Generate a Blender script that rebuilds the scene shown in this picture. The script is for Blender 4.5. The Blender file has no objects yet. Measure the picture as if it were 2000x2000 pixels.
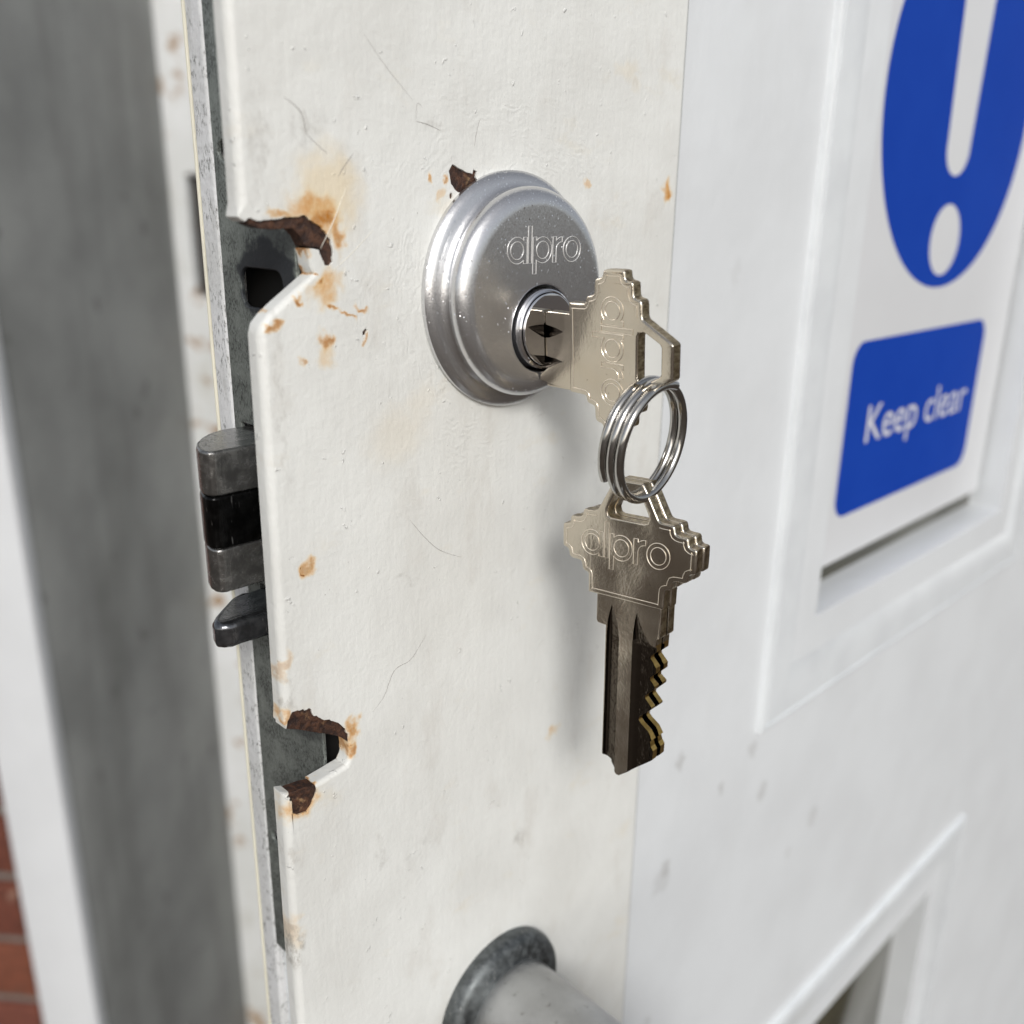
import bpy, bmesh, math, random
from mathutils import Vector, Matrix, geometry, noise
from math import sin, cos, pi, radians

random.seed(7)
S = 0.001                      # everything below is written in millimetres
SC = bpy.context.scene
COL = SC.collection

# ------------------------------------------------------------------ camera
YAW, PITCH, ROLL = 0.78108034, 0.31736034, 0.01482158
CAM = Vector((-107.42, -109.68, 13.29))
def cam_axes():
    cy, sy, cp, sp, cr, sr = cos(YAW), sin(YAW), cos(PITCH), sin(PITCH), cos(ROLL), sin(ROLL)
    Rz = Matrix(((cy, -sy, 0), (sy, cy, 0), (0, 0, 1)))
    B = Matrix(((1, 0, 0), (0, 0, -1), (0, 1, 0)))
    Rx = Matrix(((1, 0, 0), (0, cp, -sp), (0, sp, cp)))
    Rr = Matrix(((cr, -sr, 0), (sr, cr, 0), (0, 0, 1)))
    return Rr @ Rx @ B @ Rz
R = cam_axes()
cam = bpy.data.cameras.new('camera')
cam.sensor_width = 36
cam.lens = 1830.45 / 2000 * 36
cam.clip_start = 0.01
cam.clip_end = 200
cam.dof.use_dof = True
cam.dof.focus_distance = 0.144
cam.dof.aperture_fstop = 15.5
cam.dof.aperture_blades = 0
camo = bpy.data.objects.new('camera', cam)
COL.objects.link(camo)
camo.matrix_world = Matrix.Translation(CAM * S) @ Matrix((R[0], -R[1], -R[2])).transposed().to_4x4()
SC.camera = camo

# ------------------------------------------------------------------ daylight
SUN_DIR = Vector((-0.50, -0.75, 0.55)).normalized()      # towards the sun
w = bpy.data.worlds.new('World')
SC.world = w
w.use_nodes = True
nt = w.node_tree
sky = nt.nodes.new('ShaderNodeTexSky')
sky.sky_type = 'NISHITA'
sky.sun_disc = False
sky.sun_elevation = math.asin(SUN_DIR.z)
sky.sun_rotation = math.atan2(SUN_DIR.x, SUN_DIR.y)
sky.air_density = 1.0
sky.dust_density = 2.0
hs = nt.nodes.new('ShaderNodeHueSaturation')
hs.inputs['Saturation'].default_value = 0.32
bg = nt.nodes['Background']
bg.inputs['Strength'].default_value = 0.115
nt.links.new(sky.outputs[0], hs.inputs['Color'])
nt.links.new(hs.outputs[0], bg.inputs['Color'])
sun = bpy.data.lights.new('sun', 'SUN')
sun.energy = 1.5
sun.angle = radians(16)
sun.color = (1.0, 0.985, 0.96)
suno = bpy.data.objects.new('sun', sun)
COL.objects.link(suno)
suno.rotation_euler = (-SUN_DIR).to_track_quat('-Z', 'Y').to_euler()
suno.location = SUN_DIR * 3
SC.view_settings.view_transform = 'Standard'
SC.view_settings.look = 'None'
SC.view_settings.exposure = 0.12
SC.view_settings.gamma = 1.0
SC.cycles.max_bounces = 8

# ------------------------------------------------------------------ node helpers
class NT:
    def __init__(s, name):
        s.m = bpy.data.materials.new(name)
        s.m.use_nodes = True
        s.t = s.m.node_tree
        s.b = s.t.nodes['Principled BSDF']
        s._co = None
    def n(s, typ, **kw):
        x = s.t.nodes.new(typ)
        for k, v in kw.items():
            setattr(x, k, v)
        return x
    def l(s, a, b):
        s.t.links.new(a, b)
    def co(s):
        if s._co is None:
            s._co = s.n('ShaderNodeTexCoord').outputs['Object']
        return s._co
    def mapped(s, scale=(1, 1, 1), rot=(0, 0, 0), loc=(0, 0, 0)):
        m = s.n('ShaderNodeMapping')
        m.inputs['Scale'].default_value = scale
        m.inputs['Rotation'].default_value = rot
        m.inputs['Location'].default_value = loc
        s.l(s.co(), m.inputs['Vector'])
        return m.outputs[0]
    def noise(s, scale, detail=4, rough=.55, vec=None, dist=0):
        n = s.n('ShaderNodeTexNoise')
        n.inputs['Scale'].default_value = scale
        n.inputs['Detail'].default_value = detail
        n.inputs['Roughness'].default_value = rough
        n.inputs['Distortion'].default_value = dist
        s.l(vec if vec is not None else s.co(), n.inputs['Vector'])
        return n.outputs['Fac']
    def voro(s, scale, vec=None, feature='F1'):
        n = s.n('ShaderNodeTexVoronoi', feature=feature)
        n.inputs['Scale'].default_value = scale
        s.l(vec if vec is not None else s.co(), n.inputs['Vector'])
        return n.outputs['Distance']
    def ramp(s, fac, a, b, lo=0., hi=1.):
        r = s.n('ShaderNodeMapRange')
        r.clamp = True
        r.interpolation_type = 'SMOOTHSTEP'
        r.inputs['From Min'].default_value = a
        r.inputs['From Max'].default_value = b
        r.inputs['To Min'].default_value = lo
        r.inputs['To Max'].default_value = hi
        s.l(fac, r.inputs['Value'])
        return r.outputs[0]
    def math(s, op, a, b=None):
        m = s.n('ShaderNodeMath', operation=op)
        for i, v in enumerate((a, b)):
            if v is None: continue
            if isinstance(v, (int, float)): m.inputs[i].default_value = v
            else: s.l(v, m.inputs[i])
        return m.outputs[0]
    def mix(s, fac, a, b):
        m = s.n('ShaderNodeMix', data_type='RGBA')
        if isinstance(fac, (int, float)): m.inputs[0].default_value = fac
        else: s.l(fac, m.inputs[0])
        for i, v in ((6, a), (7, b)):
            if isinstance(v, tuple): m.inputs[i].default_value = (*v, 1)
            else: s.l(v, m.inputs[i])
        return m.outputs[2]
    def bump(s, h, strength, dist, prev=None):
        b = s.n('ShaderNodeBump')
        b.inputs['Strength'].default_value = strength
        b.inputs['Distance'].default_value = dist
        s.l(h, b.inputs['Height'])
        if prev is not None: s.l(prev, b.inputs['Normal'])
        return b.outputs[0]
    def set(s, **kw):
        for k, v in kw.items():
            i = s.b.inputs[k.replace('_', ' ')]
            if isinstance(v, (int, float)): i.default_value = v
            elif isinstance(v, tuple): i.default_value = (*v, 1)
            else: s.l(v, i)
        return s.m
    def blob(s, x, y, z, rx, rz, ang=0., wob=None, ry=None):
        """mask 0..1 of an uneven ellipse round a point (mm) in object space, measured in the XZ plane"""
        sub = s.n('ShaderNodeVectorMath', operation='SUBTRACT')
        s.l(s.warp(), sub.inputs[0])
        sub.inputs[1].default_value = (x * S, y * S, z * S)
        m = s.n('ShaderNodeMapping', vector_type='TEXTURE')
        m.inputs['Rotation'].default_value = (0, -ang, 0)
        m.inputs['Scale'].default_value = (rx * S, (ry or 1e6) * S, rz * S)
        s.l(sub.outputs[0], m.inputs['Vector'])
        ln = s.n('ShaderNodeVectorMath', operation='LENGTH')
        s.l(m.outputs[0], ln.inputs[0])
        return s.ramp(ln.outputs['Value'], 1.0, 0.0)
    def warp(s):
        if not hasattr(s, '_w'):
            n = s.n('ShaderNodeTexNoise')
            n.inputs['Scale'].default_value = 350
            n.inputs['Detail'].default_value = 4
            s.l(s.co(), n.inputs['Vector'])
            sub = s.n('ShaderNodeVectorMath', operation='SUBTRACT')
            s.l(n.outputs['Color'], sub.inputs[0]); sub.inputs[1].default_value = (.5, .5, .5)
            sc = s.n('ShaderNodeVectorMath', operation='SCALE')
            s.l(sub.outputs[0], sc.inputs[0]); sc.inputs['Scale'].default_value = .0055
            ad = s.n('ShaderNodeVectorMath', operation='ADD')
            s.l(s.co(), ad.inputs[0]); s.l(sc.outputs[0], ad.inputs[1])
            s._w = ad.outputs[0]
        return s._w

# ------------------------------------------------------------------ materials
RUST_L, RUST_M, RUST_D = (.78, .62, .36), (.58, .225, .02), (.15, .05, .015)

def mat_plate_paint():
    m = NT('brushed cream white gloss paint on steel')
    broad = m.noise(38, 4, .6)
    base = m.mix(m.ramp(broad, .35, .7), (.78, .785, .755), (.70, .70, .668))
    grime = m.ramp(m.noise(1.0, 6, .65, m.mapped((90, 90, 45))), .53, .70, 0, .32)
    base = m.mix(grime, base, (.58, .55, .50))
    # yellowed patches in the brushwork
    yel = m.ramp(m.noise(1.0, 5, .6, m.mapped((60, 60, 110), loc=(3, 1, 7))), .58, .74, 0, .30)
    base = m.mix(yel, base, (.70, .61, .44))
    # tiny dark specks, of several sizes
    for sc, th, st in ((430, .045, .8), (900, .055, .6), (210, .028, .9)):
        sp = m.ramp(m.voro(sc, m.warp()), th, th * .5)
        keep = m.ramp(m.noise(70, 2, .5, m.mapped((1, 1, 1), loc=(sc, 0, 0))), .50, .58)
        base = m.mix(m.math('MULTIPLY', m.math('MULTIPLY', sp, keep), st), base, (.16, .14, .12))
    # rust bleeding through, each at its own spot on the plate: x, z, rx, rz, angle, pale, mid, dark
    st = [(-33.5, 14.5, 8.5, 9, .2, .55, .0, 0), (-36.2, 12.8, 6.0, 3.2, 0, .7, .75, 0), (-34.2, 10.8, 4.2, 3.3, .6, .8, 1.0, .3),
          (-32.2, 8.6, 2.0, 4.0, 0, .7, .8, .2), (-34.6, 2.2, 4.4, 3.6, .5, .75, .55, 0), (-33.8, -0.2, 2.6, .9, -.4, .7, .95, .35),
          (-35.6, 2.6, 1.3, 1.2, 0, .8, .9, .4), (-31.4, -1.9, 2.4, .7, -.5, .6, .85, .3), (-28.9, -.7, 2.6, .8, -.6, .5, .75, .25),
          (-38.6, 0.8, 1.2, .9, .3, .8, .95, .5), (-42.9, -1.6, 1.5, 1.5, 0, .7, .8, .3), (-34.8, -4.9, 1.9, 2.2, .2, .6, .8, .3),
          (-34.9, -7.0, 2.8, 2.6, .2, .5, .2, 0), (-28.7, -4.6, .8, .8, 0, .5, .6, .2), (-38.6, -7.3, 1.2, 1.0, 0, .5, .5, .2),
          (-39.9, -36.4, 1.8, 1.8, -.4, .75, .65, .25), (-40.1, -36.7, .9, .35, -.7, .6, .9, .9), (-23.0, -20.0, 9.5, 7.5, .3, .16, .0, 0),
          (-17.6, -14.8, 5.0, 4.5, .3, .12, .0, 0), (13.6, -85.6, 2.4, 2.6, 0, .55, .30, 0), (40.0, 15.9, 2.2, 3.1, 0, .85, .8, 0),
          (40.4, 15.6, 1.1, 2.0, 0, .4, .9, .12), (-16.0, 16.9, .8, .8, 0, .7, .7, .1), (-13.8, 16.6, .7, 1.0, 0, .6, .8, .2),
          (-14.2, 14.6, 1.2, 1.6, 0, .45, .3, 0), (17.6, 16.4, 1.0, 1.2, 0, .5, .4, 0), (27.4, 35.0, 5.0, 2.5, .2, .2, .0, .0),
          (29.0, 33.0, 2.5, 1.5, .2, .15, .0, .06), (-33.6, -66.0, 2.2, 4.0, 0, .8, .8, .2), (-34.0, -69.5, 1.6, 2.6, 0, .7, .75, .3),
          (-43.3, -74.8, 5.2, 4.0, .2, .9, .85, 0), (-45.2, -58.8, 1.6, 2.0, 0, .6, .6, .1), (-45.6, 9.6, 2.0, 1.4, 0, .5, .5, 0), (-36.9, 6.9, 1.3, 1.4, 0, .7, .9, .6), (-36.6, 4.6, 1.0, .7, 0, .6, .8, .5),
          (-34.4, -68.2, 1.0, 1.2, 0, .6, .9, .6), (-40.8, -72.4, 1.6, .8, 0, .7, .9, .5),
          (-40.8, 12.0, 4.0, 1.1, 0, .7, .6, .1), (-44.6, -51.0, 1.3, 4.0, 0, .35, .25, .15), (-46.2, -98, 2.4, 5.5, 0, .35, .15, .1)]
    gl = None
    fine = m.ramp(m.noise(1500, 3, .6), .3, .65, .55, 1)
    for x, z, rx, rz, a, pl, md, dk in st:
        k = m.blob(x, 0, z, rx, rz, a)
        base = m.mix(m.math('MULTIPLY', m.ramp(k, .0, .9), pl), base, RUST_L)
        if md: base = m.mix(m.math('MULTIPLY', m.math('MULTIPLY', m.ramp(k, .2, 1.0), md), fine), base, RUST_M)
        if dk: base = m.mix(m.math('MULTIPLY', m.ramp(k, .6, .95), dk), base, RUST_D)
    brk = m.ramp(m.noise(1, 5, .7, m.mapped((700, 700, 420), rot=(0, .5, 0))), .42, .62, .1, 1)
    # grey rubbed grime along the folded left edge and smudges
    for x, z, rx, rz, a, d in ((-43.3, 19, 2.2, 12, 0, .28), (-42.6, -10, .9, 22, 0, .22), (-36.2, 22.4, 3.5, 2.6, .6, .38), (-44.2, -56, 1.2, 6, 0, .35),
                            (-45.6, -84, 2.0, 4, .3, .3), (-46, -101, 2.2, 6.5, .1, .55), (5.0, -106, 3.0, 3.2, 0, .38), (7.0, 14, 7, 5, 0, .12),
                            (-15.8, 23.5, 2.8, .7, -.4, .3), (-23.6, -4.0, 12, 16, 0, .07), (-20, -96, 9, 5, .4, .12), (-22.8, -43, 4.5, .8, -.5, .22),
                            (16, -66, 3, 5, 0, .10), (-29, -92, 1.6, 6, .1, .25)):
        base = m.mix(m.math('MULTIPLY', m.math('MULTIPLY', m.ramp(m.blob(x, 0, z, rx * 1.2, rz * 1.2, a), 0, 1), d * 1.2), brk), base, (.30, .275, .24))
    # relief: roller texture, brush strokes, grit and craters
    b = m.bump(m.noise(300, 2, .5), .15, .0009)
    b = m.bump(m.noise(1250, 3, .55), .24, .0003, b)
    ln = m.n('ShaderNodeVectorMath', operation='LENGTH'); m.l(m.warp(), ln.inputs[0])
    arcs = m.math('MULTIPLY', m.math('SINE', m.math('MULTIPLY', ln.outputs['Value'], 5200)), m.math('MULTIPLY', m.ramp(ln.outputs['Value'], .036, .020), m.ramp(m.noise(130, 3), .46, .62)))
    b = m.bump(arcs, .16, .0002, b)
    b = m.bump(m.noise(1.0, 3, .6, m.mapped((900, 900, 130), rot=(0, .35, 0))), .16, .0005, b)
    b = m.bump(m.math('MULTIPLY', m.ramp(m.voro(420, m.warp()), .17, .02), m.ramp(m.noise(120, 2), .5, .6)), .6, .0003, b)
    cr = m.math('MULTIPLY', m.ramp(m.voro(560, m.warp()), .12, .02), m.ramp(m.noise(60, 2), .48, .56))
    b = m.bump(cr, -.7, .0003, b)
    return m.set(Base_Color=base, Roughness=m.ramp(broad, .3, .7, .36, .52), Normal=b, Specular_IOR_Level=.42)

def mat_rust_steel():
    m = NT('bare brown rusted steel')
    n = m.noise(900, 5, .65)
    c = m.mix(m.ramp(n, .35, .7), (.022, .009, .006), (.095, .040, .020))
    c = m.mix(m.ramp(m.noise(420, 4, .6, m.mapped(loc=(.4, 0, 0))), .60, .74, 0, .7), c, (.42, .26, .13))
    return m.set(Base_Color=c, Roughness=.62, Normal=m.bump(n, .8, .0006))

def mat_door_paint():
    m = NT('smooth bluish white door paint')
    n = m.noise(24, 4, .6)
    c = m.mix(m.ramp(n, .35, .7), (.745, .768, .785), (.70, .72, .735))
    sm = m.ramp(m.noise(1, 5, .62, m.mapped((17, 17, 9), loc=(2, 4, 1))), .58, .80, 0, .35)
    c = m.mix(sm, c, (.58, .585, .575))
    for x, z, rx, rz, a, d in ((84.4, -134, 1.6, 3, 0, .4), (64, -117, 3.2, 3.4, 0, .4), (107, -146, 3.2, 5.4, 0, .35), (61.5, -147, 3, 4, 0, .35), (60, -150, 6, 6, 0, .22),
                            (99, -129, 3.5, 4, 0, .3), (142, -172, 4, 6, 0, .25), (58, -196, 3, 4, 0, .22), (70, 0, 3, 5, 0, .10), (128, -178, 3, 4, 0, .2),
                            (47, -195, 4, 12, 0, .16)):
        c = m.mix(m.math('MULTIPLY', m.ramp(m.blob(x, 0, z, rx, rz, a), 0, .7), d), c, (.34, .33, .31))
    b = m.bump(m.noise(170, 3, .5), .16, .0011)
    b = m.bump(m.noise(1, 3, .5, m.mapped((160, 160, 40))), .13, .001, b)
    return m.set(Base_Color=c, Roughness=.38, Normal=b)

def mat_moulding():
    m = NT('white glazing bead with grimy corners')
    n = m.noise(60, 4, .6)
    c = m.mix(m.ramp(n, .35, .7), (.75, .778, .795), (.69, .715, .735))
    for x, z, rx, rz, d in ((160, -100, 12, 9, .45), (182, -97, 9, 6, .3), (131, -101, 6, 9, .35), (215, -98, 14, 6, .32), (262, -96, 12, 8, .3), (276, -60, 5, 14, .15),
                         (205, -254, 30, 5, .15), (150, -258, 20, 6, .2)):
        c = m.mix(m.math('MULTIPLY', m.ramp(m.blob(x, 0, z, rx, rz, 0), 0, .8), d), c, (.36, .345, .30))
    return m.set(Base_Color=c, Roughness=.30, Normal=m.bump(m.noise(140, 3), .1, .001))

def mat_edge_white():
    m = NT('worn white paint with dark specks')
    n = m.noise(1, 5, .7, m.mapped((2600, 2600, 900)))
    c = m.mix(m.ramp(m.noise(50, 4), .35, .7), (.78, .785, .79), (.66, .665, .65))
    c = m.mix(m.math('MULTIPLY', m.ramp(n, .50, .62, 0, .9), m.ramp(m.noise(300, 4, .6), .44, .60, .15, 1)), c, (.13, .13, .12))
    c = m.mix(m.ramp(m.noise(1, 4, .6, m.mapped((300, 300, 60), loc=(5, 0, 0))), .58, .75, 0, .6), c, (.45, .45, .42))
    return m.set(Base_Color=c, Roughness=.5, Normal=m.bump(m.noise(700, 4), .4, .0005))

def mat_faceplate():
    m = NT('dull galvanised steel with dark patches')
    fine = m.noise(1, 5, .72, m.mapped((3600, 3600, 1700), rot=(.5, 0, 0)))
    c = m.mix(m.ramp(m.noise(120, 5, .6), .3, .7), (.30, .325, .30), (.20, .22, .205))
    c = m.mix(m.math('MULTIPLY', m.ramp(fine, .46, .60, 0, .9), m.ramp(m.noise(240, 4, .6), .38, .58, .25, 1)), c, (.035, .038, .036))
    c = m.mix(m.ramp(m.noise(1, 3, .6, m.mapped((1300, 1300, 1300), loc=(4, 2, 0))), .62, .72, 0, .5), c, (.42, .44, .44))
    for y, z, ry, rz, d in ((11, 2.2, 11.0, 8.5, .95), (9, -3, 8, 6, .7), (8, 7, 7, 4, .5), (12, -15.5, 9, 5, .6), (9, -64, 10, 8, .45), (14, -30, 14, 16, .5)):  # darker patches around the holes, the bolt and the lower notch
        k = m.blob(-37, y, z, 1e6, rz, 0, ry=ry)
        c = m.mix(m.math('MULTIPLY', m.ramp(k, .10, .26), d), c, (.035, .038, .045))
    return m.set(Base_Color=c, Roughness=.46, Metallic=.45, Normal=m.bump(fine, .25, .0004))

def metal(name, col, rough, bumps=(), metallic=1.0, var=None, aniso=None):
    m = NT(name)
    c = col
    if var:
        c = m.mix(m.ramp(m.noise(var[1], 4, .6), .35, .7), col, var[0])
    nrm = None
    for sc, st, d in bumps:
        nrm = m.bump(m.noise(sc, 3, .6), st, d, nrm)
    m.set(Base_Color=c, Roughness=rough, Metallic=metallic)
    if nrm is not None: m.set(Normal=nrm)
    return m.m

def mat_silver():
    """metallic silver lacquer: bright flakes in a satin coat"""
    m = NT('sparkling silver lacquer')
    v = m.n('ShaderNodeTexVoronoi', feature='F1')
    v.inputs['Scale'].default_value = 5200
    m.l(m.co(), v.inputs['Vector'])
    rnd = v.outputs['Color']
    sep = m.n('ShaderNodeSeparateColor'); m.l(rnd, sep.inputs[0])
    flake = m.ramp(sep.outputs[0], .955, .995, 0, .8)
    c = m.mix(m.ramp(m.noise(90, 3), .3, .7), (.66, .66, .67), (.64, .64, .65))
    c = m.mix(flake, c, (.97, .97, 1.0))
    # each flake is tilted its own way
    sub = m.n('ShaderNodeVectorMath', operation='SUBTRACT'); m.l(rnd, sub.inputs[0]); sub.inputs[1].default_value = (.5, .5, .5)
    scl = m.n('ShaderNodeVectorMath', operation='SCALE'); m.l(sub.outputs[0], scl.inputs[0])
    m.l(m.ramp(sep.outputs[0], .965, 1.0, .045, .6), scl.inputs['Scale'])
    g = m.n('ShaderNodeNewGeometry')
    ad = m.n('ShaderNodeVectorMath', operation='ADD'); m.l(g.outputs['Normal'], ad.inputs[0]); m.l(scl.outputs[0], ad.inputs[1])
    nz = m.n('ShaderNodeVectorMath', operation='NORMALIZE'); m.l(ad.outputs[0], nz.inputs[0])
    spk = m.ramp(m.voro(520, m.warp()), .05, .02)
    keep = m.ramp(m.noise(140, 2), .52, .60)
    c = m.mix(m.math('MULTIPLY', m.math('MULTIPLY', spk, keep), .8), c, (.06, .055, .05))
    return m.set(Base_Color=c, Roughness=.27, Metallic=.94, Normal=nz.outputs[0])

def mat_key(name='nickel silver key metal', spots=True):
    m = NT(name)
    c = m.mix(m.ramp(m.noise(70, 1), .3, .75), (.66, .60, .505), (.60, .54, .45))
    if spots:
        sp = m.math('MULTIPLY', m.ramp(m.voro(640, m.warp()), .10, .04), m.ramp(m.noise(110, 2), .47, .56))
        c = m.mix(m.math('MULTIPLY', sp, .75), c, (.06, .045, .03))
    b = m.bump(m.noise(75, 1, .4), 1.0, .0012)
    b = m.bump(m.noise(1, 4, .6, m.mapped((2600, 700, 2600))), .05, .0002, b)
    b = m.bump(m.noise(1500, 3), .10, .0002, b)
    return m.set(Base_Color=c, Metallic=1.0, Roughness=m.ramp(m.noise(160, 2), .25, .8, .16, .27), Normal=b)

def mat_brass_cut():
    m = NT('golden brass of the cut edges')
    n = m.noise(1, 4, .6, m.mapped((500, 500, 3600)))
    return m.set(Base_Color=m.mix(m.ramp(n, .3, .7), (.62, .42, .13), (.45, .29, .085)), Metallic=1.0, Roughness=.28, Normal=m.bump(n, .3, .0003))

def mat_sheared():
    """the sheared rim of a key: brown-gold with coarse scratches"""
    m = NT('sheared brown gold key rim')
    n = m.noise(1, 4, .65, m.mapped((900, 900, 2400)))
    return m.set(Base_Color=m.mix(m.ramp(n, .35, .65), (.50, .41, .26), (.20, .145, .085)), Metallic=1.0, Roughness=.33, Normal=m.bump(n, .5, .0003))

def mat_greasy(name, col, rough, st=.5):
    m = NT(name)
    n = m.noise(520, 5, .65)
    c = m.mix(m.ramp(n, .35, .7), col, tuple(v * 1.9 + .01 for v in col))
    sc = m.ramp(m.noise(1, 4, .7, m.mapped((1500, 1500, 240), loc=(1, 1, 0))), .63, .72, 0, .7)
    c = m.mix(sc, c, (.55, .55, .54))
    b = m.bump(n, st * .5, .0004)
    b = m.bump(m.noise(1, 3, .6, m.mapped((2400, 2400, 500))), .22, .0002, b)
    return m.set(Base_Color=c, Metallic=.9, Roughness=m.ramp(n, .3, .7, rough * .7, rough + .12), Normal=b)

def mat_blue():
    m = NT('blue safety print')
    c = m.mix(m.ramp(m.noise(40, 3), .3, .7), (.008, .050, .36), (.010, .056, .38))
    return m.set(Base_Color=c, Roughness=.6, Specular_IOR_Level=.05)

def mat_plain(name, col, rough=.5, noise_s=60, k=.86, metallic=0., bumpd=0.):
    m = NT(name)
    n = m.noise(noise_s, 5, .6)
    m.set(Base_Color=m.mix(m.ramp(n, .35, .7), col, tuple(v * k for v in col)), Roughness=rough, Metallic=metallic)
    if bumpd: m.set(Normal=m.bump(n, .5, bumpd))
    return m.m

M = dict(
    paint=mat_plate_paint(), steel=mat_rust_steel(), door=mat_door_paint(), bead=mat_moulding(), edge=mat_edge_white(), face=mat_faceplate(),
    silver=mat_silver(), key=mat_key(), brass=mat_brass_cut(), rim=mat_sheared(), blue=mat_blue(),
    chrome=metal('mirror chrome', (.78, .78, .80), .055, ((300, .05, .0002),)),
    ring=metal('polished grey steel wire', (.50, .49, .475), .13, ((900, .08, .0002),), var=((.42, .41, .39), 300)),
    letter=metal('bright struck metal', (.86, .85, .83), .3, metallic=.45),
    keyletter=metal('struck key metal line', (.80, .73, .62), .26, metallic=.6),
    groove=metal('milled groove with dark reflection in its colour', (.11, .093, .075), .16, ((900, .3, .0003),)),  # dark colour stands for what the hollow grooves reflect
    bolt=mat_greasy('greasy laminated bolt steel', (.21, .207, .20), .20, .6),
    black=mat_greasy('black oiled bolt core', (.010, .010, .010), .16, .25),
    latchm=mat_greasy('oily dark latch steel', (.11, .113, .12), .10, .5),
    dark=mat_plain('black shade inside holes', (.008, .007, .006), .8),  # near-black colour paints the shade inside the lock holes and keyway
    signw=mat_plain('white sign board', (.69, .70, .715), .34, 30, .97),
    white=mat_plain('white sign print', (.72, .72, .74), .4, 30, .98),
    glass=mat_plain('dusty dark olive glass pane', (.075, .07, .045), .12, 20, .6),
    rose=mat_greasy('scuffed dark grey rose metal', (.10, .108, .11), .55, .3),
    mortar=mat_plain('grey mortar', (.20, .18, .16), .95, 240, .6, 0, .003),
    hair=mat_plain('thin dark fibre', (.22, .20, .185), .7),
    fibre=mat_plain('pale bristle', (.80, .76, .66), .5),
)

# ------------------------------------------------------------------ mesh helpers
def link(name, me, mat, parent=None):
    o = bpy.data.objects.new(name, me)
    COL.objects.link(o)
    if mat is not None:
        if not isinstance(mat, (list, tuple)): mat = [mat]
        for k in mat: me.materials.append(k)
    if parent is not None:
        o.parent = parent
        if parent.get('_world'):
            o.matrix_parent_inverse = parent.matrix_basis.inverted()
    return o
def mk(name, V, F, mat, parent=None, T=None, smooth=35, fm=None, flat=False):
    me = bpy.data.meshes.new(name)
    T = T or (lambda p: p)
    me.from_pydata([tuple(Vector(T(v)) * S) for v in V], [], F)
    if fm:
        for p, k in zip(me.polygons, fm): p.material_index = k
    bm = bmesh.new(); bm.from_mesh(me)
    bmesh.ops.remove_doubles(bm, verts=bm.verts, dist=1e-7)
    bmesh.ops.recalc_face_normals(bm, faces=bm.faces)
    bm.to_mesh(me); bm.free()
    if smooth:
        me.shade_smooth()
        me.set_sharp_from_angle(angle=radians(smooth))
    o = link(name, me, mat, parent)
    if flat: weighted(o)
    return o
def weighted(o):
    w_ = o.modifiers.new('flat faces stay flat', 'WEIGHTED_NORMAL'); w_.keep_sharp = True; w_.weight = 100
def thing(name, label, cat, loc=(0, 0, 0), group=None, world=True):
    o = bpy.data.objects.new(name, None)
    COL.objects.link(o)
    o.location = Vector(loc) * S
    o.empty_display_size = .02
    o['label'] = label; o['category'] = cat
    if world: o['_world'] = 1
    if group: o['group'] = group
    return o

XZ = lambda p: (p[0], p[2], p[1])           # (x, z, depth) -> world
def area(L): return sum(L[i - 1][0] * L[i][1] - L[i][0] * L[i - 1][1] for i in range(len(L))) / 2
def normals(L):
    n = len(L); out = []
    for i in range(n):
        a, b, c = Vector(L[i - 1]), Vector(L[i]), Vector(L[(i + 1) % n])
        d1, d2 = (b - a), (c - b)
        d1 = d1.normalized() if d1.length > 1e-9 else d2.normalized(); d2 = d2.normalized() if d2.length > 1e-9 else d1
        n1, n2 = Vector((-d1.y, d1.x)), Vector((-d2.y, d2.x))
        m = n1 + n2
        m = m.normalized() if m.length > 1e-6 else n1
        out.append(m / max(.45, m.dot(n1)))
    return out
def slab(name, outer, holes, y0, y1, bevel, mat, parent=None, T=XZ, back=0., seg=3, smooth=35, fm_side=None, side_fn=None):
    """extruded outline; y0 = front. bevel: number or function(x, z) -> radius of the front edge"""
    loops = [list(outer)] + [list(h) for h in holes]
    if area(loops[0]) < 0: loops[0].reverse()
    for h in loops[1:]:
        if area(h) > 0: h.reverse()
    V, F, FM = [], [], []
    bf = bevel if callable(bevel) else (lambda x, z: bevel)
    inner_f, inner_b = [], []
    for L in loops:
        N = normals(L); n = len(L)
        rows = []
        for k in range(seg + 1):                       # front bevel, from the face outwards
            a = pi / 2 * k / seg
            row = []
            for p, m in zip(L, N):
                r = bf(*p); ins = r * (1 - sin(a)); dep = r * (1 - cos(a))
                row.append((p[0] + m.x * ins, p[1] + m.y * ins, y0 + dep))
            rows.append(row)
        if back:
            for k in range(seg + 1):
                a = pi / 2 * k / seg
                rows.append([(p[0] + m.x * back * (1 - cos(a)), p[1] + m.y * back * (1 - cos(a)), y1 - back * (1 - sin(a))) for p, m in zip(L, N)])
        else:
            rows.append([(p[0], p[1], y1) for p in L])
        base = len(V)
        for r in rows: V += r
        for k in range(len(rows) - 1):
            for i in range(n):
                j = (i + 1) % n
                F.append((base + k * n + i, base + k * n + j, base + (k + 1) * n + j, base + (k + 1) * n + i))
                mid = ((L[i][0] + L[j][0]) / 2, (L[i][1] + L[j][1]) / 2)
                isside = (k == seg)
                FM.append(side_fn(mid, isside) if side_fn else 0)
        inner_f.append([(base + i) for i in range(n)])
        inner_b.append([(base + (len(rows) - 1) * n + i) for i in range(n)])
    for inner in (inner_f, inner_b):
        polys = [[Vector((V[i][0], V[i][1], 0)) for i in lp] for lp in inner]
        idx = [i for lp in inner for i in lp]
        for t in geometry.tessellate_polygon(polys):
            F.append(tuple(idx[q] for q in t)); FM.append(0)
    return mk(name, V, F, mat, parent, T, smooth, FM if side_fn else None, flat=bool(smooth) and seg > 1)
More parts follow.
